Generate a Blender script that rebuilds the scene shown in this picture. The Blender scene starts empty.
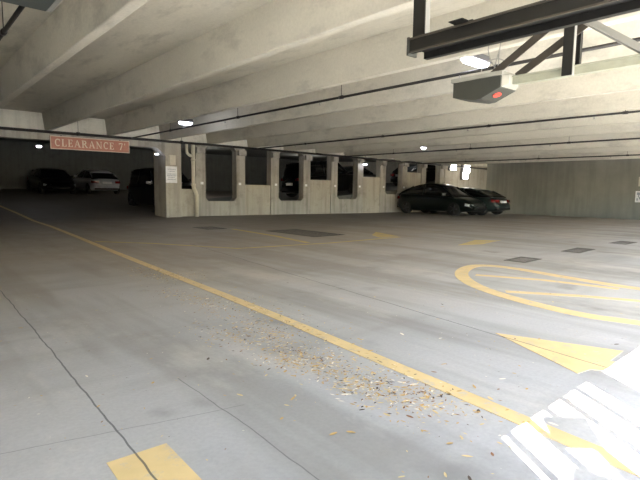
import bpy, bmesh, math, random
from mathutils import Vector, Matrix
rnd = random.Random(7)
S = bpy.context.scene
C = bpy.data.collections.new('garage'); S.collection.children.link(C)

# ---------------------------------------------------------------- camera
cam = bpy.data.objects.new('camera', bpy.data.cameras.new('camera')); C.objects.link(cam)
H = 1.12
u = Vector((-425, 56, -480)).normalized()            # along the ceiling beams
w = Vector((532, 43, -480)); w = (w - u * w.dot(u)).normalized()   # along the column wall
zc = w.cross(u)
cam.matrix_world = Matrix.Translation((0, 0, H)) @ Matrix((w, u, zc)).to_4x4()
cam.data.sensor_fit = 'HORIZONTAL'
cam.data.angle_x = 2 * math.atan(320 / 480)
cam.data.clip_start = 0.05; cam.data.clip_end = 300
S.camera = cam

# ---------------------------------------------------------------- light and exposure
S.view_settings.view_transform = 'Standard'; S.view_settings.look = 'None'
S.view_settings.gamma = 1; S.view_settings.use_curve_mapping = False
S.view_settings.exposure = 3.0
S.cycles.max_bounces = 10; S.cycles.diffuse_bounces = 7
S.cycles.sample_clamp_indirect = 6
wd = bpy.data.worlds.new('sky'); S.world = wd; wd.use_nodes = True
nt = wd.node_tree; bg = nt.nodes['Background']
sky = nt.nodes.new('ShaderNodeTexSky'); sky.sky_type = 'NISHITA'; sky.sun_disc = False
sky.sun_elevation = math.radians(40); sky.sun_rotation = math.radians(214)
nt.links.new(sky.outputs[0], bg.inputs[0]); bg.inputs[1].default_value = 0.24
sl = bpy.data.lights.new('sun', 'SUN'); sl.energy = 13.0; sl.angle = math.radians(0.2); sl.color = (1, .95, .86)
so = bpy.data.objects.new('sun', sl); C.objects.link(so)
SUN = Vector((.545, .8, -.836)).normalized()
so.rotation_euler = SUN.to_track_quat('-Z', 'Y').to_euler(); so.location = (-3, -6, 8)
def portal(x0, x1, z0, z1, y=-1.25):
    l = bpy.data.lights.new('portal', 'AREA'); l.shape = 'RECTANGLE'; l.size = x1 - x0; l.size_y = z1 - z0
    l.cycles.is_portal = True
    o = bpy.data.objects.new('portal', l); C.objects.link(o)
    o.location = ((x0 + x1) / 2, y, (z0 + z1) / 2); o.rotation_euler = (math.radians(90), 0, 0)
portal(-4.5, 7.2, 0.0, 2.3); portal(8.4, 13.6, .7, 2.45); portal(15, 20.5, .7, 2.45); portal(22, 26.6, .7, 2.45)

# ---------------------------------------------------------------- materials
def lin(c): return tuple(((v / 255) ** 2.2) for v in c) + (1,)
class N:
    def __init__(s, name):
        s.m = bpy.data.materials.new(name); s.m.use_nodes = True
        s.t = s.m.node_tree; s.b = s.t.nodes['Principled BSDF']
        s.pos = s.t.nodes.new('ShaderNodeNewGeometry').outputs['Position']
    def n(s, typ, **k):
        o = s.t.nodes.new(typ)
        for a, v in k.items(): setattr(o, a, v)
        return o
    def l(s, a, b): s.t.links.new(a, b)
    def mapv(s, sc):
        m = s.n('ShaderNodeMapping'); s.l(s.pos, m.inputs[0]); m.inputs['Scale'].default_value = sc; return m.outputs[0]
    def noise(s, sc, detail=6, rough=.6, mp=(1, 1, 1)):
        o = s.n('ShaderNodeTexNoise'); s.l(s.mapv(mp), o.inputs['Vector'])
        o.inputs['Scale'].default_value = sc; o.inputs['Detail'].default_value = detail; o.inputs['Roughness'].default_value = rough
        return o.outputs[0]
    def ramp(s, f, a, b, ca=(0, 0, 0, 1), cb=(1, 1, 1, 1)):
        r = s.n('ShaderNodeValToRGB'); s.l(f, r.inputs[0]); e = r.color_ramp.elements
        e[0].position = a; e[0].color = ca; e[1].position = b; e[1].color = cb; return r.outputs[0]
    def mix(s, f, a, b, mode='MIX'):
        m = s.n('ShaderNodeMix', data_type='RGBA', blend_type=mode)
        for v, i in ((f, 0), (a, 6), (b, 7)):
            if isinstance(v, (int, float, tuple)): m.inputs[i].default_value = v
            else: s.l(v, m.inputs[i])
        return m.outputs[2]
    def math(s, op, a, b=0.0, c=None):
        m = s.n('ShaderNodeMath', operation=op)
        for i, v in enumerate((a, b) + (() if c is None else (c,))):
            if isinstance(v, (int, float)): m.inputs[i].default_value = v
            else: s.l(v, m.inputs[i])
        return m.outputs[0]
    def xyz(s):
        x = s.n('ShaderNodeSeparateXYZ'); s.l(s.pos, x.inputs[0]); return x.outputs
    def bump(s, f, st, d=.01):
        b = s.n('ShaderNodeBump'); s.l(f, b.inputs['Height']); b.inputs['Strength'].default_value = st; b.inputs['Distance'].default_value = d
        s.l(b.outputs[0], s.b.inputs['Normal'])
    def out(s, col, rough=.8):
        if isinstance(col, tuple): s.b.inputs['Base Color'].default_value = col
        else: s.l(col, s.b.inputs['Base Color'])
        if isinstance(rough, (int, float)): s.b.inputs['Roughness'].default_value = rough
        else: s.l(rough, s.b.inputs['Roughness'])
        return s.m
def plain(name, col, rough=.6, metal=0, emit=0, ecol=None):
    s = N(name); m = s.out(col, rough); s.b.inputs['Metallic'].default_value = metal
    if emit:
        s.b.inputs['Emission Color'].default_value = ecol or col; s.b.inputs['Emission Strength'].default_value = emit
    elif len(name) and not metal:
        f = s.noise(9, 3); s.l(s.mix(s.ramp(f, .3, .75), col, tuple(min(1, v * .82) for v in col[:3]) + (1,)), s.b.inputs['Base Color'])
    return m
def concrete(name, a, b, stain, streak=.5, seams=None, mp=(1, 1, 1)):
    s = N(name)
    big = s.ramp(s.noise(.55, 5, .6, mp), .35, .68)
    c = s.mix(big, a, b)
    st = s.ramp(s.noise(1.7, 6, .7, mp), .52, .72)
    c = s.mix(s.math('MULTIPLY', st, .6), c, stain)
    if streak:
        k = s.ramp(s.noise(1.0, 4, .55, (5, 5, .35)), .45, .7)
        c = s.mix(s.math('MULTIPLY', k, streak), c, stain)
    fine = s.noise(28, 4)
    c = s.mix(s.math('MULTIPLY', s.ramp(fine, .35, .7), .18), c, stain)
    s.bump(fine, .25)
    return s.out(c, .85)
M = {}
M['ceil'] = concrete('ceiling_concrete', (.66, .63, .545, 1), (.52, .50, .44, 1), (.27, .26, .235, 1), 0, mp=(1.6, .45, 1))
M['upper'] = concrete('upper_wall_concrete', (.80, .78, .70, 1), (.70, .68, .61, 1), (.36, .34, .3, 1), .3)
M['frame'] = concrete('wall_concrete', (.43, .41, .37, 1), (.34, .33, .3, 1), (.16, .15, .13, 1), .6)
M['panel'] = concrete('panel_concrete', (.46, .43, .37, 1), (.38, .36, .31, 1), (.2, .18, .15, 1), .5)
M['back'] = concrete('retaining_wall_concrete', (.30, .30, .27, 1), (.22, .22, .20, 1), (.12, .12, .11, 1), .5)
M['dim'] = concrete('bay_concrete', (.15, .155, .145, 1), (.12, .125, .117, 1), (.075, .078, .07, 1), .4)  # darker copy of the concrete, the bay's low light put into its colour
M['drive'] = concrete('driveway_concrete', (.55, .53, .48, 1), (.48, .46, .42, 1), (.3, .29, .27, 1), 0)

# right wall with fine vertical form liner ribs
s = N('ribbed_wall_concrete'); X, Y, Z = s.xyz()
c = s.mix(s.ramp(s.noise(.4, 5), .35, .68), (.25, .25, .22, 1), (.17, .173, .155, 1))
c = s.mix(s.math('MULTIPLY', s.ramp(s.noise(1, 4, .6, (1, 2.6, .3)), .45, .68), .3), c, (.11, .11, .10, 1))
rb = s.math('SINE', s.math('MULTIPLY', Y, 22.0))
zone = s.ramp(s.noise(.35, 2), .47, .56)
c = s.mix(s.math('MULTIPLY', s.math('MULTIPLY', s.ramp(rb, .1, .9), zone), .14), c, (.30, .30, .27, 1))
s.bump(rb, .12, .02); M['ribbed'] = s.out(c, .85)

# floor
def floor_nodes(s):
    X, Y, Z = s.xyz()
    c = s.mix(s.ramp(s.noise(.35, 5, .6), .35, .68), (.46, .46, .455, 1), (.365, .362, .358, 1))
    # long wear bands along the driving direction
    c = s.mix(s.math('MULTIPLY', s.ramp(s.noise(1, 4, .6, (1.1, .12, 1)), .46, .58), .6), c, (.22, .21, .19, 1))
    c = s.mix(s.math('MULTIPLY', s.ramp(s.noise(1, 4, .6, (.16, 1.1, 1)), .50, .64), .4), c, (.23, .215, .19, 1))
    # pale dusty drifts
    c = s.mix(s.math('MULTIPLY', s.ramp(s.noise(.8, 6, .7, (.8, .35, 1)), .52, .66), .6), c, (.60, .57, .51, 1))
    # oil stains
    c = s.mix(s.math('MULTIPLY', s.ramp(s.noise(1.4, 3, .5), .64, .78), .6), c, (.13, .125, .12, 1))
    c = s.mix(s.math('MULTIPLY', s.ramp(s.noise(45, 3), .35, .7), .16), c, (.15, .15, .15, 1))
    bd = s.ramp(s.math('MULTIPLY', s.math('ADD', Y, s.math('MULTIPLY', s.noise(.5, 3), 4.0)), .05), .2, .52)  # brown tint growing inward, painted in for the warmer light there
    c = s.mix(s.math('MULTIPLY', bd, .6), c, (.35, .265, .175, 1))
    # darkens toward the bay and the back: fading daylight painted into the floor
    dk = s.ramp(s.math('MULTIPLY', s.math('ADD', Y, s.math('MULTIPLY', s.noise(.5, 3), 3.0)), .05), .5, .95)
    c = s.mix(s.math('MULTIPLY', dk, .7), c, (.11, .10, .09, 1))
    return c
def joints(s, c):
    X, Y, Z = s.xyz()
    wob = s.math('MULTIPLY', s.math('SUBTRACT', s.noise(.9, 4), .5), .09)
    def joint(c, x0, wdt, y0, y1, drift=0, st=.8):
        d = s.math('ABSOLUTE', s.math('SUBTRACT', s.math('ADD', X, wob), s.math('ADD', x0, s.math('MULTIPLY', Y, drift))))
        m = s.math('LESS_THAN', d, wdt)
        m = s.math('MULTIPLY', m, s.math('MULTIPLY', s.math('GREATER_THAN', Y, y0), s.math('LESS_THAN', Y, y1)))
        return s.mix(s.math('MULTIPLY', m, st), c, (.07, .07, .07, 1))
    c = joint(c, .65, .0045, -1, 17.5, .022)
    c = joint(c, 3.25, .007, -1, 9, .13, .7)
    c = joint(c, 1.12, .003, 1.2, 2.6, .03, .6)
    d = s.math('ABSOLUTE', s.math('SUBTRACT', s.math('ADD', Y, wob), s.math('SUBTRACT', 2.37, s.math('MULTIPLY', X, .25))))
    m = s.math('MULTIPLY', s.math('LESS_THAN', d, .003), s.math('LESS_THAN', X, 1.3))
    c = s.mix(s.math('MULTIPLY', m, .45), c, (.09, .09, .09, 1))
    return c
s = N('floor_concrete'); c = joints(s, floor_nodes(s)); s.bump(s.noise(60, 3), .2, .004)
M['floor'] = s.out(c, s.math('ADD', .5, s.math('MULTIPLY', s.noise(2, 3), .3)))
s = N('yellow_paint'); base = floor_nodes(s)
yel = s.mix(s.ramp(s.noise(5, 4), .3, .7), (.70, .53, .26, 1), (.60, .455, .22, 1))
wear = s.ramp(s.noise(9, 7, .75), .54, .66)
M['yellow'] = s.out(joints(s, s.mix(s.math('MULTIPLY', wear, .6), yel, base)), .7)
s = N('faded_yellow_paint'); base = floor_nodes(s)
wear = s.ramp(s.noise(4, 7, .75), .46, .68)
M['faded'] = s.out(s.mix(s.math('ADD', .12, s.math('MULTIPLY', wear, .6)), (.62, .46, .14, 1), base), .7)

M['black'] = plain('black_painted_steel', (.005, .005, .005, 1), .5)
M['pipe'] = plain('black_iron_pipe', (.015, .014, .013, 1), .5)
M['galv'] = plain('galvanised_steel', (.30, .30, .285, 1), .5, .3)
M['rail'] = plain('pale_green_steel', (.30, .31, .25, 1), .5)
M['bronze'] = plain('brown_steel', (.05, .042, .034, 1), .5)
M['opgrey'] = plain('opener_grey_plastic', (.045, .048, .042, 1), .5)
M['oplight'] = plain('opener_light_plastic', (.30, .30, .27, 1), .5)
M['red'] = plain('red_button', (.8, .07, .05, 1), .5)
M['pvc'] = plain('cream_painted_pipe', (.62, .58, .48, 1), .5)
M['white'] = plain('white_panel', (.80, .82, .84, 1), .5)
M['ink'] = plain('grey_ink', (.30, .34, .42, 1), .6)
M['signred'] = plain('terracotta_sign', (.50, .22, .16, 1), .6)
M['cream'] = plain('cream_lettering', (.80, .70, .55, 1), .6)
M['doorgrey'] = plain('grey_green_door_steel', (.05, .06, .057, 1), .5)
M['lampg'] = plain('lamp_housing', (.10, .10, .11, 1), .5)
M['lens'] = plain('lamp_lens', (1, 1, 1, 1), .3, 0, 3, (.85, .87, 1, 1))
M['lensw'] = plain('warm_lamp_lens', (1, 1, 1, 1), .3, 0, 3, (1, .96, .84, 1))
M['grate'] = plain('cast_iron', (.11, .10, .085, 1), .8)
M['tyre'] = plain('tyre_rubber', (.012, .012, .012, 1), .8)
M['rim'] = plain('alloy_wheel', (.05, .05, .055, 1), .4, .6)
M['glass'] = plain('dark_car_glass', (.006, .007, .008, 1), .08)
M['headl'] = plain('headlight_glass', (.55, .58, .6, 1), .1)
M['taill'] = plain('red_tail_lamp', (.16, .006, .006, 1), .2)
M['plate'] = plain('plate_white', (.8, .8, .82, 1), .4)
M['gate'] = plain('gate_bars', (.10, .10, .09, 1), .5)
M['bark'] = plain('bark', (.12, .085, .06, 1), .9)
M['green'] = plain('green_leaf', (.06, .12, .03, 1), .6)
def paint(n, c):
    m = plain(n, c, .28); m.node_tree.nodes['Principled BSDF'].inputs['Coat Weight'].default_value = .1; m.node_tree.nodes['Principled BSDF'].inputs['Specular IOR Level'].default_value = .25; return m
M['pblack'] = paint('black_car_paint', (.004, .004, .0045, 1))
M['pdark'] = paint('dark_green_car_paint', (.004, .007, .0065, 1))
M['pcharc'] = paint('charcoal_car_paint', (.02, .03, .03, 1))
M['psilver'] = paint('silver_car_paint', (.42, .43, .48, 1))

# ---------------------------------------------------------------- mesh helpers
def box(bm, x0, x1, y0, y1, z0, z1):
    vs = [bm.verts.new(p) for p in ((x0, y0, z0), (x1, y0, z0), (x1, y1, z0), (x0, y1, z0), (x0, y0, z1), (x1, y0, z1), (x1, y1, z1), (x0, y1, z1))]
    for f in ((0, 3, 2, 1), (4, 5, 6, 7), (0, 1, 5, 4), (1, 2, 6, 5), (2, 3, 7, 6), (3, 0, 4, 7)): bm.faces.new([vs[i] for i in f])
    return vs
def hull(bm, lo, hi):
    """two same-length rings joined into a closed solid"""
    a = [bm.verts.new(p) for p in lo]; b = [bm.verts.new(p) for p in hi]; n = len(a)
    bm.faces.new(a[::-1]); bm.faces.new(b)
    for i in range(n): bm.faces.new((a[i], a[(i + 1) % n], b[(i + 1) % n], b[i]))
def tube(bm, pts, r, n=10, caps=True):
    pts = [Vector(p) for p in pts]; rings = []
    for i, p in enumerate(pts):
        d = (pts[min(i + 1, len(pts) - 1)] - pts[max(i - 1, 0)]).normalized()
        a = d.cross(Vector((0, 0, 1)) if abs(d.z) < .9 else Vector((1, 0, 0))).normalized(); b = d.cross(a)
        rr = r[i] if isinstance(r, (list, tuple)) else r
        rings.append([bm.verts.new(p + a * math.cos(t) * rr + b * math.sin(t) * rr) for t in (2 * math.pi * k / n for k in range(n))])
    for A, B in zip(rings, rings[1:]):
        for k in range(n): bm.faces.new((A[k], A[(k + 1) % n], B[(k + 1) % n], B[k]))
    if caps: bm.faces.new(rings[0][::-1]); bm.faces.new(rings[-1])
def bar(bm, p, q, wd, th, side=Vector((1, 0, 0))):
    """flat rectangular bar from p to q"""
    p, q = Vector(p), Vector(q); d = (q - p).normalized(); a = (side - d * side.dot(d)).normalized(); b = d.cross(a)
    o = [a * sx * wd / 2 + b * sy * th / 2 for sx, sy in ((-1, -1), (1, -1), (1, 1), (-1, 1))]
    hull(bm, [p + v for v in o], [q + v for v in o])
def obj(name, bm, m, parent=None, smooth=False, bevel=0):
    bmesh.ops.recalc_face_normals(bm, faces=bm.faces)
    me = bpy.data.meshes.new(name); bm.to_mesh(me); bm.free(); me.materials.append(m)
    if smooth:
        for p in me.polygons: p.use_smooth = True
    o = bpy.data.objects.new(name, me); C.objects.link(o)
    if parent is not None: o.parent = parent
    if bevel:
        b = o.modifiers.new('bevel', 'BEVEL'); b.width = bevel; b.segments = 2; b.limit_method = 'ANGLE'
    return o
def BM(f=None, *a):
    bm = bmesh.new()
    if f: f(bm, *a)
    return bm
def tag(o, label, cat, group=None, kind=None):
    o['label'] = label; o['category'] = cat
    if group: o['group'] = group
    if kind: o['kind'] = kind
    return o
def struct(name, bm, m):
    o = obj(name, bm, m); o['kind'] = 'structure'; return o
def thing(name, label, cat, loc=(0, 0, 0), rz=0, group=None):
    o = bpy.data.objects.new(name, None); C.objects.link(o); o.location = loc; o.rotation_euler = (0, 0, rz); o.empty_display_size = .2
    return tag(o, label, cat, group)
def fz(x, y):
    z = -max(0, x - 10) * .008 if y < 17.61 else 0
    return z
ORD = 'first second third fourth fifth sixth seventh eighth ninth tenth eleventh twelfth thirteenth fourteenth fifteenth sixteenth'.split()

# ---------------------------------------------------------------- structure
bm = bmesh.new()
xs = [-8, 0, 10] + [10 + 2.5 * i for i in range(1, 10)]; ys = [-1.2, 6, 12, 17.6]
g = [[bm.verts.new((x, y, fz(x, y))) for y in ys] for x in xs]
for i in range(len(xs) - 1):
    for j in range(len(ys) - 1): bm.faces.new((g[i][j], g[i + 1][j], g[i + 1][j + 1], g[i][j + 1]))
a = [bm.verts.new(p) for p in ((-8, 17.6, 0), (8.0, 17.6, 0), (8.0, 36.4, .91), (-8, 36.4, .91))]; bm.faces.new(a)
a = [bm.verts.new(p) for p in ((8.0, 17.6, 0), (33, 17.6, 0), (33, 36.4, .91), (8.0, 36.4, .91))]; bm.faces.new(a)
bmesh.ops.remove_doubles(bm, verts=bm.verts, dist=1e-4)
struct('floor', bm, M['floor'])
# sloping parking ramp behind the pierced wall
bm = bmesh.new()
rz_ = lambda x: .077 * (x - 6.6)
hull(bm, [(8.0, 17.97, -.1), (33, 17.97, -.1), (33, 25, -.1), (8.0, 25, -.1)], [(8.0, 17.97, rz_(8.0)), (33, 17.97, rz_(33)), (33, 25, rz_(33)), (8.0, 25, rz_(8.0))])
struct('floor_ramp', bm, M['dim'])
struct('driveway', BM(box, -30, 40, -30, -1.2, -.2, 0), M['drive'])
drop = lambda x: -.012 * max(0, x - 9.6)
bm = bmesh.new()
for x0, x1 in ((-8, 9.6), (9.6, 33)):
    hull(bm, [(x0, -1.2, 3.45 + drop(x0)), (x1, -1.2, 3.45 + drop(x1)), (x1, 17.9, 3.45 + drop(x1)), (x0, 17.9, 3.45 + drop(x0))],
         [(x0, -1.2, 3.75), (x1, -1.2, 3.75), (x1, 17.9, 3.75), (x0, 17.9, 3.75)])
struct('ceiling', bm, M['ceil'])
bm = bmesh.new()
hull(bm, [(-8, 17.9, 3.3), (33, 17.9, 3.3), (33, 36.4, 3.95), (-8, 36.4, 3.95)], [(-8, 17.9, 3.75), (33, 17.9, 3.75), (33, 36.4, 4.3), (-8, 36.4, 4.3)])
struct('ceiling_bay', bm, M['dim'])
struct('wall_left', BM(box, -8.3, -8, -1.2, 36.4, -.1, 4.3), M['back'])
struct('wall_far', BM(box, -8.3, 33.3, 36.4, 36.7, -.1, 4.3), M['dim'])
struct('wall_end', BM(box, 33, 33.3, -1.2, 36.4, -.3, 4.3), M['upper'])
bm = BM(box, 27.2, 27.5, -1.2, 15.5, -.3, 3.3)
struct('wall_right', bm, M['ribbed'])
# upper part of the column wall, above the ledge carrying the beams
struct('wall_back', BM(box, -8, 33, 17.72, 17.9, 2.86, 3.46), M['upper'])
bm = bmesh.new()
box(bm, -8, 7.3, 17.4, 17.9, 2.58, 2.87)
hull(bm, [(7.3, 17.4, 2.58), (7.62, 17.4, 2.3), (7.62, 17.4, 2.87), (7.3, 17.4, 2.87)], [(7.3, 17.9, 2.58), (7.62, 17.9, 2.3), (7.62, 17.9, 2.87), (7.3, 17.9, 2.87)])
struct('trim_lintel', bm, M['frame'])
struct('wall_pillar', BM(box, 7.62, 8.24, 17.4, 18.5, 0, 2.87), M['panel'])
struct('wall_low', BM(box, 8.24, 8.94, 17.65, 17.9, 0, 1.08), M['panel'])
# front wall with the vehicle doors and side openings
bm = bmesh.new()
box(bm, -8, 27.2, -1.2, -.95, 2.45, 3.45)
box(bm, -4.5, 7.2, -1.19, -.96, 2.3, 2.45)
for x0, x1 in ((-8, -4.5), (7.2, 8.4), (13.6, 15), (20.5, 22), (26.6, 27.2)): box(bm, x0, x1, -1.2, -.95, -.3, 2.45)
for x0, x1 in ((8.4, 13.6), (15, 20.5), (22, 26.6)): box(bm, x0, x1, -1.2, -.95, -.3, .7)
box(bm, 1.66, 1.84, -1.12, -1.0, 0, 2.3)
struct('wall_front', bm, M['frame'])

# ceiling beams (double tee stems)
stems = [1.925 * i for i in range(-3, 14)]
n = 0
for x in stems:
    z0 = 2.885 + drop(x); z1 = 3.46 + drop(x)
    bm = bmesh.new()
    hull(bm, [(x - .13, -.95, z0), (x, -.95, z0), (x + .06, -.95, z1), (x - .19, -.95, z1)],
         [(x - .13, 17.71, z0), (x, 17.71, z0), (x + .06, 17.71, z1), (x - .19, 17.71, z1)])
    o = obj('ceiling_beam', bm, M['ceil'], bevel=.015)
    if x > .5:
        tag(o, 'concrete ceiling beam, ' + ORD[n] + ' one counting from the upper left of the photo', 'beam', 'concrete ceiling beams'); n += 1
    else:
        tag(o, 'concrete ceiling beam left of the photo, number %s from the camera' % ORD[int(round(-x / 1.925))], 'beam', 'concrete ceiling beams')
bm = bmesh.new()
for k in range(3): box(bm, 29 + 1.4 * k, 29.15 + 1.4 * k, 14, 17.71, 2.7, 3.3)

# ---------------------------------------------------------------- pierced wall
def frame(x0, zb, label):
    t = thing('wall_opening_frame', label, 'concrete frame', (x0, 17.6, 0), 0, 'precast frames of the pierced wall')
    W, zt, T, ch = 2.28, 2.865, .35, .13
    a, b, top = .42, 1.86, 2.8
    inner = [(a + ch, zb), (b - ch, zb), (b, zb + ch), (b, top - ch), (b - ch, top), (a + ch, top), (a, top - ch), (a, zb + ch)]
    outer = [(a, -.2), (b, -.2), (W, zb), (W, top), (b, zt), (a, zt), (0, top), (0, zb)]
    # outline with true corners
    bm = bmesh.new()
    V = {}
    def v(p, y):
        k = (round(p[0], 4), round(p[1], 4), y)
        if k not in V: V[k] = bm.verts.new((p[0], y, p[1]))
        return V[k]
    corners = {1: (W, -.2), 3: (W, zt), 5: (0, zt), 7: (0, -.2)}
    for y in (0, T):
        for i in range(8):
            j = (i + 1) % 8
            if i in corners: bm.faces.new([v(outer[i], y), v(corners[i], y), v(outer[j], y), v(inner[j], y), v(inner[i], y)])
            else: bm.faces.new([v(outer[i], y), v(outer[j], y), v(inner[j], y), v(inner[i], y)])
    loop = []
    for i in range(8):
        loop.append(outer[i])
        if i in corners: loop.append(corners[i])
    for L in (loop, inner):
        for p, q in zip(L, L[1:] + L[:1]): bm.faces.new([v(p, 0), v(q, 0), v(q, T), v(p, T)])
    obj('frame_body', bm, M['frame'], t)
    for cx in (.1, W - .42):
        obj('corbel', BM(box, cx + (-.1 if cx < 1 else .04), cx + (.26 if cx < 1 else .42), -.14, 0, 2.50, 2.72), M['frame'], t, bevel=.015)
        obj('reflector', BM(box, cx + .10, cx + .22, -.015, 0, 1.27, 1.37), M['white'], t)
    return t
zbs = [.60, .60, .66, .92, 1.15]
fl = ['concrete wall frame with chamfered opening beside the cream drain pipe', 'second chamfered concrete wall frame from the drain pipe, black car seen behind it',
      'third chamfered concrete wall frame from the drain pipe, in the middle of the pierced wall', 'chamfered concrete wall frame directly left of and behind the parked black hatchback',
      'farthest chamfered concrete wall frame above the roof of the parked black hatchback']
pl = ['low concrete wall panel between the first and second chamfered frames', 'low concrete wall panel between the second and third chamfered frames',
      'low concrete wall panel just left of the frame beside the black hatchback', 'concrete wall panel behind the roof of the black hatchback']
tops = [1.29, 1.59, 1.83, 2.2]
for k in range(5):
    x0 = 8.94 + 3.64 * k
    frame(x0, zbs[k], fl[k])
    if k < 4:
        tag(obj('wall_infill', BM(box, x0 + 2.28, x0 + 3.64, 17.66, 17.86, -.2, tops[k]), M['panel']), pl[k], 'wall panel', 'low infill panels of the pierced wall')
bm = bmesh.new(); box(bm, 26.0, 33, 17.66, 17.86, -.2, 2.87); struct('wall_recess', bm, M['panel'])

# ---------------------------------------------------------------- pipes
def pipe(name, pts, r, label, cat, m, fit=None, group=None, n=10, start=0):
    bm = bmesh.new(); tube(bm, pts, r, n)
    o = obj(name, bm, m, smooth=True); tag(o, label, cat, group)
    for f in fit or []:
        f(o)
    return o
def couplings(xs_, y, z, axis, r=.045):
    def f(o):
        for c in xs_:
            bm = bmesh.new()
            if axis == 'x': tube(bm, [(c - .05, y, z), (c + .05, y, z)], r); tube(bm, [(c, y, z + .03), (c, y, z + .04 + .5)], .006, 6)
            else: tube(bm, [(y, c - .05, z), (y, c + .05, z)], r); tube(bm, [(y, c, z + .03), (y, c, 3.4 + drop(y))], .006, 6)
            obj('pipe_hanger', bm, M['pipe'], o, True)
            bm = bmesh.new()
            p = (c + .6, y, z) if axis == 'x' else (y, c + .6, z)
            tube(bm, [p, (p[0], p[1], p[2] - .06), (p[0], p[1], p[2] - .075)], [.012, .012, .028], 8)
            obj('sprinkler_head', bm, M['galv'], o)
    return f
pipe('sprinkler_main_pipe', [(-7.9, 17.25, 2.83), (10, 17.25, 2.82), (32.9, 17.25, 2.66)], .045, 'thick black sprinkler main running along the whole pierced wall under the beams', 'pipe', M['pipe'],
     [couplings([-4.5, 1.0, 4.6, 8.2], 17.25, 2.83, 'x', .06)])
P = [(1.00, 'short stretch of black pipe at the upper left corner by the grey door panel', 0.2, 2.83), (6.66, 'black sprinkler branch pipe ending in an elbow left of the drain pipe', 6.66, 2.83),
     (12.0, 'second black branch pipe, passing below the motor box toward the wall', 0, 2.82),
     (17.0, 'third black branch pipe below the ceiling beams, toward the right wall', 0, 2.75), (22.6, 'farthest black branch pipe, close to the top of the right wall', 0, 2.68)]
# heights keep every branch just under the beams
bx = [(1.02, 2.84), (6.30, 2.83), (11.55, 2.81), (16.6, 2.76), (22.4, 2.68)]
for (x, z), (_, lb, _, _) in zip(bx, P):
    pts = [(x, -.9, z), (x, 8, z), (x, 17.0, z), (x, 17.16, z)]
    pipe('sprinkler_branch_pipe', pts, .024, lb, 'pipe', M['pipe'], [couplings([1.2, 3.5, 6.6, 10.2, 14], x, z, 'y', .034)], 'sprinkler branch pipes', 8)
t = thing('drain_pipe', 'cream drain pipe with a bend standing beside the square pillar', 'pipe', (8.72, 17.38, 0))
bm = bmesh.new(); tube(bm, [(-.0, 0, 2.87), (0, 0, 1.22), (.02, 0, 1.1), (.10, 0, .95), (.13, 0, .85), (.13, 0, 0)], .075, 12); obj('main_pipe', bm, M['pvc'], t, True)
bm = bmesh.new(); tube(bm, [(-.26, 0, 2.87), (-.26, 0, 2.55), (-.24, 0, 2.45), (-.16, 0, 2.38), (-.02, 0, 2.33)], .055, 12); obj('branch_pipe', bm, M['pvc'], t, True)
for zz in (2.2, 1.25):
    bm = bmesh.new(); tube(bm, [(0, 0, zz - .04), (0, 0, zz + .04)], .09, 12); obj('pipe_collar', bm, M['pvc'], t, True)

# ---------------------------------------------------------------- lights
def fixture(name, loc, rz, label, lens='lens', sz=(.62, .20, .10), group='ceiling lights', power=0, col=(.85, .88, 1)):
    t = thing(name, label, 'light', loc, rz, group); a, b, h = sz
    bm = bmesh.new(); hull(bm, [(-a / 2, -b / 2, 0), (a / 2, -b / 2, 0), (a / 2, b / 2, 0), (-a / 2, b / 2, 0)], [(-a / 2 + .03, -b / 2 + .03, h), (a / 2 - .03, -b / 2 + .03, h), (a / 2 - .03, b / 2 - .03, h), (-a / 2 + .03, b / 2 - .03, h)])
    obj('lamp_housing', bm, M['lampg'], t)
    bm = bmesh.new(); hull(bm, [(-a / 2 + .06, -b / 2 + .05, -.07), (a / 2 - .06, -b / 2 + .05, -.07), (a / 2 - .06, b / 2 - .05, -.07), (-a / 2 + .06, b / 2 - .05, -.07)],
                           [(-a / 2 + .02, -b / 2 + .02, 0), (a / 2 - .02, -b / 2 + .02, 0), (a / 2 - .02, b / 2 - .02, 0), (-a / 2 + .02, b / 2 - .02, 0)])
    obj('lamp_lens', bm, M[lens], t, bevel=.02)
    bm = bmesh.new(); tube(bm, [(0, 0, h), (0, 0, max(h + .02, (3.44 + drop(loc[0]) if loc[1] < 17.9 else 3.3 + (loc[1] - 17.9) * .0351) - loc[2] - .002))], .012, 6); obj('lamp_stem', bm, M['lampg'], t)
    return t
fixture('ceiling_light', (6.45, 3.95, 3.02), 0, 'lit ceiling light between the beams just above the motor box')
fixture('ceiling_light', (6.45, 13.3, 3.02), 0, 'lit ceiling light between the beams above the drain pipe', sz=(.42, .24, .1))
fixture('ceiling_light', (16.35, 12.2, 2.9), 0, 'small lit ceiling light above the parked black hatchback', sz=(.34, .12, .06))
fixture('ceiling_light', (18.33, 17.33, 2.47), 0, 'small lit light by the corbel of the third wall frame', sz=(.3, .12, .06))
fixture('bay_light', (4.78, 23.9, 2.85), 0, 'bluish light glowing in the dark bay behind the red sign', sz=(.26, .16, .08), group='lights of the dark bay')
t = thing('wall_light', 'small square bright wall light above the windscreen of the black hatchback', 'light', (26.6, 17.5, 2.66), 0, 'bright wall lights')
obj('lamp_housing', BM(box, -.34, .34, 0, .15, -.22, .22), M['lampg'], t); obj('lamp_lens', BM(box, -.3, .3, -.05, 0, -.19, .19), M['lensw'], t, bevel=.04)
t = thing('wall_light', 'tall bright wall light above the roof of the charcoal sedan', 'light', (28.1, 17.5, 2.45), 0, 'bright wall lights')
obj('lamp_housing', BM(box, -.42, .42, 0, .15, -.55, .42), M['lampg'], t)
obj('lamp_lens', BM(box, -.25, .38, -.05, 0, -.1, .38), M['lensw'], t, bevel=.05); obj('lamp_lens', BM(box, -.38, .2, -.05, 0, -.5, -.1), M['lensw'], t, bevel=.05)
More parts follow.
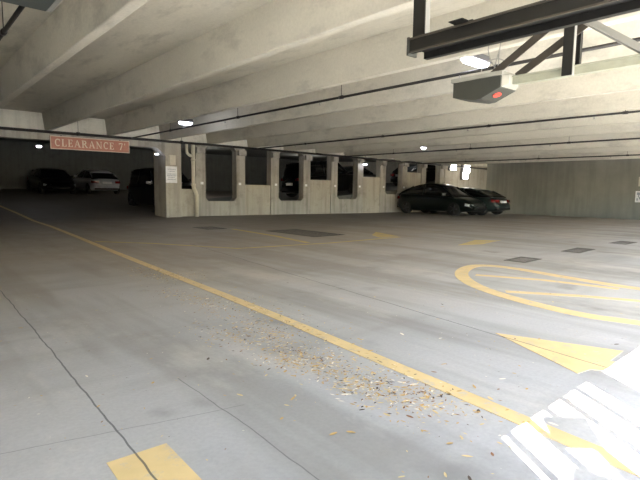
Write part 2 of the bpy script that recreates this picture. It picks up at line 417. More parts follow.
def point(loc, e, col=(1, .95, .85), r=.1):
    l = bpy.data.lights.new('lamp_light', 'POINT'); l.energy = e; l.color = col; l.shadow_soft_size = r
    o = bpy.data.objects.new('lamp_light', l); C.objects.link(o); o.location = loc
point((28.0, 16.9, 2.3), 1.6); point((26.6, 16.9, 2.4), .8)
point((4.78, 23.9, 2.68), .8, (.8, .85, 1)); point((6.45, 13.3, 2.85), 2, (.85, .88, 1)); point((6.45, 3.95, 2.85), 1.5, (.85, .88, 1))
for x, y, e in ((14.6, 28, 9), (23.2, 28, 14), (25.3, 19.6, 5)):  # lamps added out of sight to brighten the space behind the wall
    fixture('bay_light', (x, y, 3.4 if y > 20 else 3.2), 0, 'added unseen light over the ramp behind the %s' % ('first frame of the pierced wall' if x < 20 else 'second frame of the pierced wall' if y > 20 else 'far end of the pierced wall'), sz=(.5, .16, .08), group='lights of the dark bay')
    point((x, y, 3.2 if y > 20 else 3.02), e, (1, .95, .85))

# ---------------------------------------------------------------- signs
def arc(bm, cx, cz, rx, rz, a0, a1, tk, tn, y, k=18):
    """crescent stroke: thick at the sides, thin at top and bottom"""
    P_, Q_ = [], []
    for i in range(k + 1):
        t = math.radians(a0 + (a1 - a0) * i / k); c, s_ = math.cos(t), math.sin(t)
        th = tn + (tk - tn) * c * c
        P_.append((cx + rx * c, cz + rz * s_)); Q_.append((cx + (rx - th) * c, cz + (rz - max(tn, .03)) * s_))
    for i in range(k):
        poly(bm, [P_[i], P_[i + 1], Q_[i + 1], Q_[i]], y)
def poly(bm, pts, y): hull(bm, [(p[0], y[0], p[1]) for p in pts], [(p[0], y[1], p[1]) for p in pts])
def letter(bm, ch, x, z, h, y):
    k, n_, sf = .15, .06, .055
    Rr = lambda x0, x1, z0, z1: poly(bm, [(x + x0 * h, z + z0 * h), (x + x1 * h, z + z0 * h), (x + x1 * h, z + z1 * h), (x + x0 * h, z + z1 * h)], y)
    Pp = lambda *pts: poly(bm, [(x + a * h, z + b * h) for a, b in pts], y)
    if ch == 'C': arc(bm, x + .36 * h, z + .5 * h, .36 * h, .52 * h, 48, 312, k * h, n_ * h, y); Rr(.58, .64, .66, .98); return .70
    if ch == 'L': Rr(.08, .08 + k, 0, 1); Rr(0, .3, 0, sf); Rr(0, .3, 1 - sf, 1); Rr(.1, .6, 0, n_); Pp((.6, 0), (.6, .28), (.55, .28), (.5, .05)); return .66
    if ch == 'E':
        Rr(.08, .08 + k, 0, 1); Rr(0, .56, 0, n_); Rr(0, .56, 1 - n_, 1); Rr(.2, .44, .48, .54); Rr(.42, .46, .38, .64)
        Pp((.6, 0), (.6, .26), (.56, .26), (.5, .05)); Pp((.57, 1), (.57, .76), (.53, .76), (.48, .95)); return .66
    if ch == 'A':
        Pp((.08, .03), (.14, .03), (.40, .95), (.36, 1)); Pp((.36, 1), (.44, 1), (.78, .03), (.60, .03)); Rr(.2, .6, .3, .36); Rr(0, .24, 0, sf); Rr(.52, .86, 0, sf); return .84
    if ch == 'R':
        Rr(.08, .08 + k, 0, 1); Rr(0, .32, 0, sf); Rr(0, .36, 1 - n_, 1); arc(bm, x + .34 * h, z + .735 * h, .28 * h, .265 * h, -90, 90, k * h, n_ * h, y); Rr(.2, .36, .47, .53)
        Pp((.30, .5), (.46, .5), (.76, .0), (.58, 0)); Rr(.6, .84, 0, sf); return .80
    if ch == 'N': Rr(.1, .16, 0, 1); Rr(0, .26, 0, sf); Pp((0, 1), (.2, 1), (.70, 0), (.62, 0)); Rr(0, .16, 1 - sf, 1); Rr(.66, .72, 0, 1); Rr(.58, .84, 1 - sf, 1); return .88
    if ch == '7': Rr(.02, .56, .88, 1); Rr(.02, .07, .72, .9); Pp((.14, 0), (.3, 0), (.56, .9), (.48, .9)); return .6
    if ch == "'": Pp((.1, .7), (.14, .7), (.2, 1), (.06, 1)); return .25
    return .38
t = thing('clearance_sign', "terracotta hanging sign reading CLEARANCE 7' in cream serif letters", 'sign', (0, 0, 0))
sx0, sx1, sz0, sz1 = 3.78, 6.26, 2.31, 2.72
obj('sign_board', BM(box, sx0, sx1, 17.30, 17.34, sz0, sz1), M['signred'], t)
bm = bmesh.new()
for a_ in ((sx0, sx1, sz0, sz0 + .018), (sx0, sx1, sz1 - .018, sz1), (sx0, sx0 + .018, sz0 + .018, sz1 - .018), (sx1 - .018, sx1, sz0 + .018, sz1 - .018)): box(bm, a_[0], a_[1], 17.285, 17.30, a_[2], a_[3])
obj('sign_border', bm, M['cream'], t)
text = "CLEARANCE 7'"; hh = .23
tmp = bmesh.new(); total = sum(letter(tmp, c_, 0, 0, hh, (0, .01)) * hh + .035 for c_ in text) - .035; tmp.free()
sc = (sx1 - sx0 - .26) / total; x = sx0 + .13
bm = bmesh.new()
for c_ in text:
    x += letter(bm, c_, x, sz0 + .09, hh, (17.285, 17.30)) * hh * 1 + .035 * 1 + (sx1 - sx0 - .26 - total) / (len(text) - 1)
obj('lettering', bm, M['cream'], t)
for xx in (4.1, 5.95): obj('sign_bracket', BM(box, xx, xx + .03, 17.34, 17.40, 2.5, 2.75), M['black'], t)
t = thing('notice_sign', 'white notice sign mounted on the square concrete pillar', 'sign', (7.84, 17.4, 0))
obj('sign_board', BM(box, -.23, .22, -.025, 0, 1.30, 1.92), M['white'], t, bevel=.01)
bm = bmesh.new()
for z_, w_ in ((1.80, .3), (1.72, .22), (1.62, .34), (1.56, .34), (1.50, .26), (1.42, .32)):
    x_ = -w_ / 2
    while x_ < w_ / 2:
        q = rnd.uniform(.02, .06); box(bm, x_, min(x_ + q, w_ / 2 + .01), -.030, -.025, z_, z_ + .025); x_ += q + .02
obj('printed_lines', bm, M['ink'], t)
tag(obj('junction_box', BM(box, 7.74, 7.99, 17.32, 17.4, 1.97, 2.34), M['pvc'], bevel=.015), 'pale electrical box on the pillar above the white notice sign', 'box')
tag(obj('exit_lamp', BM(box, 7.28, 7.40, 17.50, 17.54, 2.33, 2.37), M['lens']), 'tiny glowing lamp under the haunch left of the square pillar', 'light')
t = thing('wall_sign', 'small white sign with black symbols low on the right wall', 'sign', (27.2, 7.30, 0))
obj('sign_board', BM(box, -.03, 0, -.35, .22, .72, 1.27), M['white'], t)
bm = bmesh.new()
for y0, y1, z0, z1 in ((.02, .16, 1.08, 1.2), (.05, .10, .96, 1.08), (-.02, .06, .86, .98), (.1, .16, .8, .92), (-.25, -.1, .8, 1.2)): box(bm, -.035, -.03, y0, y1, z0, z1)
obj('printed_symbols', bm, M['ink'], t)
tag(obj('electrical_box', BM(box, 27.08, 27.2, 6.9, 7.4, 1.5, 1.95), M['pvc']), 'pale electrical box on the right wall above the small white sign', 'box')

# ---------------------------------------------------------------- door track and motor
t = thing('door_track', 'heavy black steel door track with grey end cap under the ceiling', 'door track', (0, 0, 0))
bm = bmesh.new(); y0, y1 = -.92, 2.64
box(bm, 3.30, 3.312, y0, y1, 2.27, 2.385); box(bm, 3.312, 3.40, y0, y1, 2.373, 2.385); box(bm, 3.312, 3.345, y0, y1, 2.27, 2.282)
obj('upper_channel', bm, M['black'], t)
bm = bmesh.new(); box(bm, 3.43, 3.442, y0, y1 - .05, 2.235, 2.30); box(bm, 3.35, 3.43, y0, y1 - .05, 2.288, 2.30); box(bm, 3.442, 3.48, y0, y1 - .05, 2.235, 2.247)
obj('lower_channel', bm, M['black'], t)
bm = bmesh.new(); box(bm, 3.290, 3.2995, y0, y1, 2.372, 2.388); obj('upper_highlight', bm, M['bronze'], t)  # brown strip painted in as the lit edge of the upper flange
bm = bmesh.new(); box(bm, 3.290, 3.2995, y0, y1, 2.266, 2.28); obj('lower_highlight', bm, M['bronze'], t)  # matching strip, a painted highlight along the lower edge
obj('end_cap', BM(box, 3.285, 3.40, y1, y1 + .02, 2.25, 2.395), M['opgrey'], t)
bm = bmesh.new(); box(bm, 3.20, 3.30, 2.08, 2.2, 2.385, 2.392); box(bm, 3.30, 3.42, 2.06, 2.22, 2.385, 2.40); obj('track_bracket', bm, M['black'], t)
bm = bmesh.new(); box(bm, 3.36, 3.37, 2.54, 2.66, 2.385, 3.45); obj('hanger_post', bm, M['black'], t)
bm = bmesh.new(); box(bm, 3.37, 3.43, 2.54, 2.548, 2.385, 3.45); obj('hanger_post', bm, M['galv'], t)
t = thing('door_opener', 'grey garage door opener motor box with a red mark, hung on a rail', 'door opener', (0, 0, 0))
bm = bmesh.new()
prof = [(3.07, 2.285), (3.07, 2.13), (2.82, 2.075), (2.74, 2.08), (2.52, 2.17), (2.52, 2.285)]
hull(bm, [(4.60, y, z) for y, z in prof], [(4.92, y, z) for y, z in prof]); obj('motor_case', bm, M['opgrey'], t, bevel=.006)
bm = bmesh.new(); box(bm, 4.585, 4.935, 2.50, 3.09, 2.285, 2.325); obj('top_plate', bm, M['oplight'], t)
bm = bmesh.new(); hull(bm, [(4.62, 2.52, 2.285), (4.9, 2.52, 2.285), (4.9, 2.52, 2.175), (4.62, 2.52, 2.175)], [(4.65, 2.46, 2.285), (4.87, 2.46, 2.285), (4.87, 2.46, 2.20), (4.65, 2.46, 2.20)]); obj('end_cover', bm, M['oplight'], t)
bm = bmesh.new()
d_ = Vector((0, 2.52 - 2.74, 2.17 - 2.08)).normalized(); c0 = Vector((4.74, 2.63, 2.123)); nn = Vector((0, d_.z, -d_.y)); nn = nn if nn.z < 0 else -nn
ring = [c0 + Vector((1, 0, 0)) * .055 * math.cos(a_) + d_ * .04 * math.sin(a_) for a_ in (2 * math.pi * i / 20 for i in range(20))]
hull(bm, ring, [p + nn * .006 for p in ring]); obj('red_mark', bm, M['red'], t)
bm = bmesh.new(); box(bm, 4.72, 4.80, -.92, 2.46, 2.20, 2.212); box(bm, 4.72, 4.726, -.92, 2.46, 2.212, 2.27); box(bm, 4.794, 4.80, -.92, 2.46, 2.212, 2.27); box(bm, 4.70, 4.82, -.92, 2.46, 2.268, 2.28)
obj('drive_rail', bm, M['rail'], t)
bm = bmesh.new()
for k in range(3):
    pts = [Vector((4.75, 2.62 + .05 * k, 2.325)) + Vector((.02 * math.sin(i * .9 + k), .05 * math.sin(i * .5 + 2 * k) - .02 * i * (k - 1), i * .055)) for i in range(11 if k else 7)]
    tube(bm, pts, .006, 6)
pts = [Vector((4.7, 2.66 + .14 * math.cos(a_), 2.38 + .10 * math.sin(a_))) for a_ in (math.pi * i / 12 for i in range(13))]; tube(bm, pts, .006, 6)
obj('power_cable', bm, M['galv'], t, True)
bm = bmesh.new(); box(bm, 4.66, 4.672, 1.87, 1.96, 2.19, 3.45); obj('hanger_bar', bm, M['black'], t)
bm = bmesh.new(); box(bm, 4.672, 4.72, 1.87, 1.878, 2.19, 3.45); obj('hanger_bar', bm, M['galv'], t)
bm = bmesh.new(); box(bm, 4.84, 4.852, 1.88, 1.97, 2.24, 3.45); box(bm, 4.852, 4.89, 1.88, 1.888, 2.24, 3.45); obj('hanger_bar', bm, M['black'], t)
for x_, a_, b_ in ((4.68, (2.66, 2.32), (.92, 3.40)), (4.78, (2.45, 2.285), (.50, 3.40))):
    bm = bmesh.new(); bar(bm, (x_, a_[0], a_[1]), (x_, b_[0], b_[1]), .012, .075); obj('diagonal_brace', bm, M['bronze'], t)
bm = bmesh.new(); bar(bm, (4.66, 1.83, 2.66), (4.76, 1.18, 2.17), .075, .008); bar(bm, (4.685, 1.83, 2.68), (4.785, 1.18, 2.19), .008, .07); obj('diagonal_brace', bm, M['galv'], t)
bm = bmesh.new(); bar(bm, (4.66, 1.92, 2.715), (4.9, 1.78, 2.715), .04, .01); obj('cross_brace', bm, M['galv'], t)

# raised overhead door at upper left
t = thing('overhead_door', 'raised grey overhead door panel at the upper left corner', 'overhead door', (0, 0, 0))
for k in range(3):
    y_ = 4.29 - k * .62; bm = bmesh.new(); box(bm, -2.3, .95, y_ - .61, y_, 2.45, 2.50); box(bm, -2.3, .95, y_ - .61, y_ - .57, 2.50, 2.53); obj('door_panel', bm, M['doorgrey'], t, bevel=.008)
bm = bmesh.new(); box(bm, .955, .985, -.9, 4.3, 2.46, 2.52); box(bm, -2.335, -2.305, -.9, 4.3, 2.46, 2.52)
for xx in (.96, -2.33):
    for yy in (.8, 3.9): box(bm, xx, xx + .02, yy, yy + .03, 2.52, 3.45)
obj('door_rails', bm, M['galv'], t)

# barred gate in the front opening, whose bars cast the striped light on the floor
t = thing('barred_gate', 'barred steel gate in the front opening casting striped sunlight', 'gate', (0, 0, 0))
for z_, h_ in ((.05, .06), (2.22, .08)): obj('gate_rail', BM(box, .60, 1.66, -1.075, -1.045, z_, z_ + h_), M['gate'], t)
obj('gate_panel', BM(box, -1.2, .60, -1.075, -1.045, .05, 2.30), M['gate'], t)  # solid sheet added out of view to cut off the sun stripes
for i in range(5):
    x_ = 1.47 - .2 * i; obj('gate_bar', BM(box, x_ - .02, x_ + .02, -1.07, -1.05, .11, 2.22), M['gate'], t)

# ---------------------------------------------------------------- floor markings
def strip(name, pts, wd, label, m='yellow', closed=False, z=.003):
    P_ = []
    for p, q in zip(pts, pts[1:]):
        k = max(1, int((Vector(q) - Vector(p)).length / .6))
        P_ += [Vector(p).lerp(Vector(q), i / k) for i in range(k)]
    P_.append(Vector(pts[-1])); bm = bmesh.new(); L = []
    for i, p in enumerate(P_):
        d = (P_[min(i + 1, len(P_) - 1)] - P_[max(i - 1, 0)]).normalized(); nrm = Vector((-d.y, d.x)) * wd / 2
        L.append([(p.x + s_ * nrm.x, p.y + s_ * nrm.y) for s_ in (-1, 1)])
    for A, B in zip(L, L[1:]):
        q = [A[0], B[0], B[1], A[1]]
        hull(bm, [(a, b, fz(a, b) - .001) for a, b in q], [(a, b, fz(a, b) + z) for a, b in q])
    bmesh.ops.remove_doubles(bm, verts=bm.verts, dist=1e-5)
    return tag(obj(name, bm, M[m]), label, 'painted marking')
def patch(name, pts, label, m='yellow', z=.003):
    bm = bmesh.new(); hull(bm, [(a, b, fz(a, b) - .001) for a, b in pts], [(a, b, fz(a, b) + z) for a, b in pts])
    return tag(obj(name, bm, M[m]), label, 'painted marking')
strip('painted_lane_line', [(3.15, 24.5), (3.25, 20.4), (3.28, 17.6), (3.2, 15.0), (2.98, 11.5), (2.80, 8.85), (2.66, 6.54), (2.54, 4.4), (2.44, 3.0), (2.31, 1.55), (2.24, .84), (2.18, .1), (2.1, -.9)], .115, 'long yellow lane line running from the sunlit stripes to the dark bay')
# lift the part inside the bay onto its slope
ln = bpy.data.objects['painted_lane_line']
for v_ in ln.data.vertices:
    if v_.co.y > 17.6: v_.co.z += (v_.co.y - 17.6) * .0484
strip('painted_stall_line', [(3.02, 10.4), (3.81, 9.45), (4.77, 7.75), (6.85, 7.45), (9.18, 7.46)], .09, 'thin faded yellow line branching right from the long lane line', 'faded', z=.002)
strip('painted_stall_line', [(7.0, 11.6), (6.93, 10.89), (6.79, 9.33), (6.5, 7.75)], .14, 'short faded yellow line left of the large floor grate', 'faded', z=.002)
patch('painted_patch', [(8.79, 5.60), (9.39, 5.40), (10.63, 5.60), (10.11, 5.98)], 'faded yellow patch on the floor ahead of the charcoal sedan', 'faded')
patch('painted_patch', [(9.73, 8.74), (9.29, 7.6), (8.61, 7.6), (8.98, 8.2)], 'faded yellow patch on the floor right of the large floor grate', 'faded')
loop = [(7.05, .2), (6.95, 1.0), (6.62, 1.75), (6.72, 2.6), (6.86, 3.42), (6.76, 3.86), (6.35, 3.88), (5.75, 3.6), (5.25, 3.16), (4.95, 2.65), (4.78, 2.12), (4.72, 1.6), (4.82, 1.15), (4.95, .7)]
loop = [(7.0, .2), (6.78, 1.0), (6.52, 1.7), (6.67, 2.65), (6.85, 3.45), (6.70, 3.86), (6.31, 3.85), (5.73, 3.6), (5.25, 3.16), (4.94, 2.65), (4.77, 2.12), (4.69, 1.62), (4.80, 1.28), (4.95, .6)]
def smooth(p):
    for _ in range(2):
        q = [p[0]]
        for a_, b_ in zip(p, p[1:]): q += [(a_[0] * .75 + b_[0] * .25, a_[1] * .75 + b_[1] * .25), (a_[0] * .25 + b_[0] * .75, a_[1] * .25 + b_[1] * .75)]
        p = q + [p[-1]]
    return p
o = strip('painted_island_outline', smooth(loop), .18, 'rounded yellow loop outline painted on the floor at right')
strip('painted_island_stripe', [(5.84, 3.42), (6.2, 2.7), (6.33, 2.04), (6.36, 1.85)], .13, 'upper thin yellow stripe inside the painted loop', z=.002)
strip('painted_island_stripe', [(5.13, 2.62), (5.57, 1.99), (5.82, 1.49), (5.95, .9)], .12, 'lower thin yellow stripe inside the painted loop', z=.002)
patch('painted_arrow_head', [(3.53, 1.87), (3.13, 1.10), (3.27, 1.075), (3.33, .985), (3.36, .6), (3.56, .6), (3.55, .97), (3.54, 1.05), (3.84, 1.06)], 'yellow arrow head painted on the floor at lower right')
patch('painted_square', [(.58, 1.955), (.83, 1.945), (.82, 1.5), (.57, 1.5)], 'yellow painted block at the bottom left of the floor', z=.002)
bm = bmesh.new()
def grate(cx, cy, rx, ry, rot, label, nb):
    t = thing('floor_grate', label, 'floor grate', (cx, cy, fz(cx, cy)), rot, 'floor grates')
    bm = bmesh.new()
    for a_ in ((-rx, rx, -ry, -ry + .05), (-rx, rx, ry - .05, ry), (-rx, -rx + .05, -ry + .05, ry - .05), (rx - .05, rx, -ry + .05, ry - .05)): box(bm, *a_, -.001, .006)
    obj('grate_frame', bm, M['grate'], t)
    bm = bmesh.new()
    for i in range(nb):
        x_ = -rx + .05 + (2 * rx - .1) * (i + .5) / nb; wv = (2 * rx - .1) / nb * .24; box(bm, x_ - wv, x_ + wv, -ry + .05, ry - .05, -.001, .004)
    obj('grate_bars', bm, M['grate'], t)
grate(7.92, 9.6, .52, 1.0, 0, 'large dark floor grate in front of the pierced wall', 9)
grate(7.82, 3.72, .34, .18, .05, 'small dark floor grate just beyond the painted loop', 5)
grate(10.05, 3.68, .46, .17, .05, 'small dark floor grate in the middle of the row toward the right wall', 6)
grate(12.75, 3.7, .42, .18, 0, 'farthest small dark floor grate at the right edge', 5)
grate(6.6, 12.2, .30, .45, 0, 'dark floor grate nearest the square pillar', 6)

# ---------------------------------------------------------------- cars
def loft(bm, rings, caps=True):
    Rn = [[bm.verts.new(p) for p in r] for r in rings]; n = len(rings[0])
    for A, B in zip(Rn, Rn[1:]):
        for k in range(n): bm.faces.new((A[k], A[(k + 1) % n], B[(k + 1) % n], B[k]))
    if caps: bm.faces.new(Rn[0][::-1]); bm.faces.new(Rn[-1])
def interp(tab, t):
    for (a, x), (b, y_) in zip(tab, tab[1:]):
        if t <= b:
            k = (t - a) / (b - a) if b > a else 0; k = k * k * (3 - 2 * k) * .5 + k * .5; return x + (y_ - x) * k
    return tab[-1][1]
KIND = {
 'sedan': dict(L=4.75, W=1.84, belt=[(0, .62), (.03, .90), (.10, 1.0), (.3, .98), (.72, .93), (.86, .84), (.96, .68), (1, .52)], roof=[(.06, .98), (.13, 1.12), (.25, 1.33), (.38, 1.43), (.52, 1.44), (.60, 1.36), (.70, 1.12), (.77, .92)]),
 'hatch': dict(L=4.7, W=1.9, belt=[(0, .60), (.02, .95), (.08, 1.1), (.3, 1.08), (.70, 1.0), (.86, .88), (.96, .70), (1, .50)], roof=[(.02, 1.08), (.08, 1.22), (.20, 1.44), (.36, 1.60), (.50, 1.62), (.60, 1.52), (.72, 1.20), (.80, .97)]),
 'suv': dict(L=4.6, W=1.9, belt=[(0, .6), (.01, 1.05), (.05, 1.12), (.3, 1.12), (.70, 1.12), (.84, 1.06), (.97, .95), (1, .55)], roof=[(.0, 1.1), (.02, 1.3), (.06, 1.74), (.2, 1.82), (.55, 1.82), (.62, 1.70), (.69, 1.35), (.73, 1.1)]),
}
def car(kind, m, loc, rz, label, pitch=0, group=None):
    K = KIND[kind]; L, W = K['L'], K['W']; t = thing('parked_car', label, 'car', loc, rz, group)
    if pitch: t.rotation_euler = (0, pitch, rz) if False else (pitch, 0, rz)
    X = lambda q: (q - .5) * L
    hw = lambda q: W / 2 * (1 - .22 * max(0, abs(q - .5) * 2 - .72) ** 1.3 / .28 ** 1.3)
    bm = bmesh.new(); rings = []
    for i in range(25):
        q = i / 24; wv = hw(q); zt = interp(K['belt'], q); zb = .2 + .12 * max(0, abs(q - .5) * 2 - .8) / .2
        x_ = X(q)
        half = [(0, zb), (wv * .86, zb), (wv * .98, zb + .14), (wv, zb + (zt - zb) * .55), (wv * .97, zt - .10), (wv * .88, zt - .02), (wv * .5, zt + .015), (0, zt + .02)]
        rings.append([(x_, y_, z_) for y_, z_ in half] + [(x_, -y_, z_) for y_, z_ in half[-2:0:-1]])
    loft(bm, rings); obj('car_body', bm, m, t, True)
    # greenhouse
    bm = bmesh.new(); rings = []; q0, q1 = K['roof'][0][0], K['roof'][-1][0]; top = []
    for i in range(19):
        q = q0 + (q1 - q0) * i / 18; zr = interp(K['roof'], q); zb = min(interp(K['belt'], q) - .03, zr - .02)
        k = min(1, (zr - zb) / .5); wb = hw(q) * .93; wt = wb * (1 - .24 * k); x_ = X(q)
        half = [(0, zb), (wb, zb), (wb + (wt - wb) * .75, zb + (zr - zb) * .75), (wt - .04, zr - .03 * k), (wt * .55, zr + .01 * k), (0, zr + .015 * k)]
        rings.append([(x_, y_, z_) for y_, z_ in half] + [(x_, -y_, z_) for y_, z_ in half[-2:0:-1]]); top.append((q, x_, wt, zr, wb, zb))
    loft(bm, rings); obj('windows', bm, M['glass'], t, True)
    zmax = max(v[3] for v in top)
    bm = bmesh.new(); rf = [v for v in top if v[3] > zmax - (.16 if kind != 'suv' else .12)]
    if len(rf) > 1: loft(bm, [[(x_, -wt * .97, zr - .045), (x_, wt * .97, zr - .045), (x_, wt * .9, zr + .004), (x_, wt * .5, zr + .028), (x_, -wt * .5, zr + .028), (x_, -wt * .9, zr + .004)] for q, x_, wt, zr, wb, zb in rf])
    for sd in (-1, 1):
        fr, bk = top[-1], top[0]; a, b = rf[-1], rf[0]
        bar(bm, (a[1], sd * a[2] * .96, a[3] - .01), (fr[1], sd * fr[4] * .97, fr[5] + .04), .05, .05)
        bar(bm, (b[1], sd * b[2] * .96, b[3] - .01), (bk[1] + .1, sd * bk[4] * .97, bk[5] + .05), .09, .06)
        mid = top[9]; bar(bm, (mid[1], sd * mid[2] * .99, mid[3] - .03), (mid[1] - .05, sd * (mid[4] + .005), mid[5]), .08, .03)
    obj('roof', bm, m, t, True)
    rw = .34 if kind != 'suv' else .39
    for q in (.17, .81):
        for sd in (-1, 1):
            x_ = X(q); yo = sd * (hw(q) + .012); yi = sd * (hw(q) - .2)
            bm = bmesh.new(); tube(bm, [(x_, yi, rw), (x_, yo - sd * .03, rw), (x_, yo, rw)], [rw, rw, rw * .93], 24); wo = obj('wheel', bm, M['tyre'], t, True)
            bm = bmesh.new()
            tube(bm, [(x_, yo, rw), (x_, yo + sd * .01, rw)], rw * .2, 10)
            for k in range(5):
                a_ = 2 * math.pi * k / 5; bar(bm, (x_, yo + sd * .004, rw), (x_ + rw * .66 * math.cos(a_), yo + sd * .004, rw + rw * .66 * math.sin(a_)), .02, .06, Vector((0, 1, 0)))
            obj('hubcap', bm, M['rim'], wo)
    for sd in (-1, 1):
        zt = interp(K['belt'], .97)
        bm = bmesh.new(); hull(bm, [(X(1) - .30, sd * W * .30, zt - .16), (X(1) - .30, sd * W * .47, zt - .14), (X(1) - .30, sd * W * .46, zt - .02), (X(1) - .30, sd * W * .30, zt - .03)],
                               [(X(1) - .02, sd * W * .26, zt - .18), (X(1) - .13, sd * W * .43, zt - .16), (X(1) - .16, sd * W * .42, zt - .05), (X(1) - .05, sd * W * .27, zt - .08)])
        obj('headlight', bm, M['headl'], t)
        zt = interp(K['belt'], .04)
        bm = bmesh.new(); hull(bm, [(X(0) + .25, sd * W * .28, zt - .20), (X(0) + .25, sd * W * .475, zt - .20), (X(0) + .25, sd * W * .465, zt - .07), (X(0) + .25, sd * W * .28, zt - .06)],
                               [(X(0) - .01, sd * W * .26, zt - .22), (X(0) + .05, sd * W * .42, zt - .22), (X(0) + .07, sd * W * .42, zt - .08), (X(0) + .0, sd * W * .26, zt - .08)])
        obj('tail_light', bm, M['taill'], t)
        zb = interp(K['belt'], .68); bm = bmesh.new(); hull(bm, [(X(.66), sd * W * .46, zb + .0), (X(.70), sd * W * .46, zb), (X(.70), sd * W * .46, zb + .13), (X(.66), sd * W * .46, zb + .13)],
                               [(X(.66), sd * W * .56, zb + .02), (X(.68), sd * W * .56, zb + .02), (X(.68), sd * W * .56, zb + .14), (X(.66), sd * W * .56, zb + .14)])
        obj('side_mirror', bm, m, t)
    obj('license_plate', BM(box, X(0) - .03, X(0) + .06, -.26, .26, .66, .79), M['plate'], t)
    bm = bmesh.new(); box(bm, X(1) - .12, X(1) + .008, -.45, .45, .34, .46); obj('front_grille', bm, M['tyre'], t)
    bm = bmesh.new(); box(bm, X(0) - .008, X(0) + .15, -.7, .7, .30, .40); obj('rear_diffuser', bm, M['tyre'], t)
    return t
D = math.radians
car('hatch', M['pdark'], (21.85, 15.1, fz(21.85, 15)), D(-90), 'black hatchback parked nose out at the far end of the pierced wall')
car('sedan', M['pcharc'], (24.0, 15.0, fz(24.0, 15)), D(90), 'charcoal sedan with a red tail lamp parked beside the black hatchback')
sl_ = .0484; za = lambda y: (y - 17.6) * sl_
for kind, m, x_, y_, r_, lb in (('sedan', 'psilver', 9.75, 33.2, 90, 'silver sedan seen from the rear inside the dark bay'), ('sedan', 'pblack', 7.15, 33.0, -90, 'black sedan facing out beside the silver sedan in the dark bay')):
    c_ = car(kind, M[m], (x_, y_, za(y_)), D(r_), lb, 0)
    c_.rotation_euler = (0, -math.atan(sl_) if r_ > 0 else math.atan(sl_), D(r_))
def rampcar(kind, m, x_, y_, r_, lb, dz=0):
    c_ = car(kind, M[m], (x_, y_, rz_(x_) + dz), D(r_), lb)
    tl = math.atan(.077)
    # ramp rises toward +x
    c_.rotation_mode = 'XYZ'
    mt = Matrix.Rotation(-tl, 4, 'Y') @ Matrix.Rotation(D(r_), 4, 'Z')
    c_.rotation_euler = mt.to_euler()
rampcar('suv', 'pblack', 9.35, 21.6, -90, 'tall black off roader in the dark just left of the square pillar')
rampcar('suv', 'pblack', 17.35, 19.4, 0, 'black SUV on the ramp seen through the second wall frame')
rampcar('sedan', 'pblack', 22.6, 22.6, 0, 'dark sedan on the ramp seen through the third wall frame')
rampcar('sedan', 'pblack', 27.2, 20.4, 0, 'dark car on the ramp behind the roof of the black hatchback')

# ---------------------------------------------------------------- leaves
LM = [plain('dry_leaf_' + n_, c_, .8) for n_, c_ in (('tan', (.56, .36, .13, 1)), ('brown', (.26, .12, .05, 1)), ('straw', (.68, .52, .26, 1)), ('pale', (.85, .78, .62, 1)), ('dark', (.10, .07, .05, 1)))]
def leaf_pts(r):
    L_, W_ = r.uniform(.7, 1.2), r.uniform(.22, .38); cu = r.uniform(.15, .5)
    sp = [(-.5, 0), (-.3, .7), (0, 1), (.3, .7), (.5, 0), (.3, -.7), (0, -1), (-.3, -.7)]
    return [(a * L_, b * W_ * .5, .02 + cu * (b * b * .22 * W_ + a * a * .25)) for a, b in sp], (0, 0, .015)
meshes = []
for i in range(15):
    bm = bmesh.new(); ps, c_ = leaf_pts(rnd); vs = [bm.verts.new(p) for p in ps]; cv = bm.verts.new(c_)
    for k in range(8): bm.faces.new((vs[k], vs[(k + 1) % 8], cv))
    me = bpy.data.meshes.new('fallen_leaf'); bm.to_mesh(me); bm.free(); me.materials.append(LM[[0, 0, 1, 2, 3, 2, 0, 0, 2, 2, 0, 4, 2, 0, 0][i]]); meshes.append(me)
CL = []
for i in range(34):
    y_ = 1.4 + 5.4 * rnd.random() ** 1.15; CL.append((1.75 + .12 * y_ + rnd.gauss(0, .17), y_, rnd.uniform(.08, .2)))
def clump():
    a, b, c = rnd.choice(CL); return rnd.gauss(a, c), rnd.gauss(b, c * 1.6)
def spot():
    r = rnd.random()
    if r < .66:
        return clump()
    if r < .78: return rnd.uniform(.3, 2.6), rnd.uniform(1.1, 5)
    if r < .86: return rnd.uniform(2.3, 4.6), rnd.uniform(.7, 5)
    if r < .95: y = rnd.uniform(.9, 1.9); return rnd.gauss(2.2, .35), y
    return rnd.uniform(3.5, 7), rnd.uniform(1, 5)
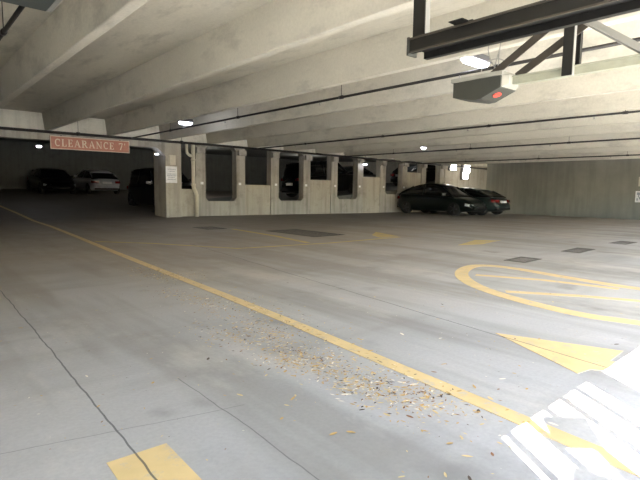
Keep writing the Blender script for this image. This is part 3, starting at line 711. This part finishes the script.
for i in range(300):
    x_, y_ = spot(); o = bpy.data.objects.new('fallen_leaf', meshes[rnd.randrange(15)]); C.objects.link(o)
    sz = rnd.uniform(.03, .06); o.scale = (sz, sz, sz); o.location = (x_, y_, .0032); o.rotation_euler = (0, 0, rnd.uniform(0, 6.3))
    lk = o.data.materials[0].name.rsplit('_', 1)[1]; tag(o, 'small dry %s leaf lying loose on the concrete floor near the long yellow line' % lk, 'leaf', 'dry %s leaves scattered on the floor' % lk)
bm = bmesh.new()
for i in range(6000):
    r = rnd.random()
    if r < .6: x_, y = clump()
    elif r < .75: x_, y = rnd.uniform(3, 8), rnd.uniform(1, 9)
    else: x_, y = rnd.uniform(.3, 5), rnd.uniform(.8, 12)
    sz = rnd.uniform(.008, .038) if r < .6 else rnd.uniform(.006, .024); ps, c_ = leaf_pts(rnd); an = rnd.uniform(0, 6.3); ca, sa = math.cos(an) * sz, math.sin(an) * sz
    vs = [bm.verts.new((x_ + a * ca - b * sa, y + a * sa + b * ca, .0035 + c * sz)) for a, b, c in ps[::2] + [ps[1]]][:4]; f = bm.faces.new(vs); f.material_index = rnd.choice((0, 0, 0, 1, 2, 2, 2, 3, 4))
lo = obj('leaf_litter', bm, LM[0])
for m_ in LM[1:]: lo.data.materials.append(m_)
tag(lo, 'fine crumbs of leaf litter and grit strewn over the floor', 'leaf litter', kind='stuff')

# tree outside the front opening
t = thing('street_tree', 'leafy tree outside the opening shading part of the sunlit stripes', 'tree', (-1.7, -4.1, 0))
bm = bmesh.new(); tube(bm, [(0, 0, 0), (.05, 0, 1.5), (.2, .1, 3), (.5, .2, 4.5)], [.14, .11, .08, .04], 8); tube(bm, [(.2, .1, 3), (.9, .5, 3.9), (1.3, .8, 4.4)], [.06, .04, .02], 6); obj('trunk', bm, M['bark'], t, True)
bm = bmesh.new()
for i in range(42):
    p = Vector((rnd.gauss(.15, .3), rnd.gauss(.1, .3), rnd.gauss(4.3, .5))); a = Vector([rnd.gauss(0, 1) for _ in range(3)]).normalized(); b = a.orthogonal().normalized(); k = rnd.uniform(.07, .15)
    bm.faces.new([bm.verts.new(p + v) for v in (a * k * 1.6, b * k, -a * k * 1.6, -b * k)])
obj('foliage', bm, M['green'], t)
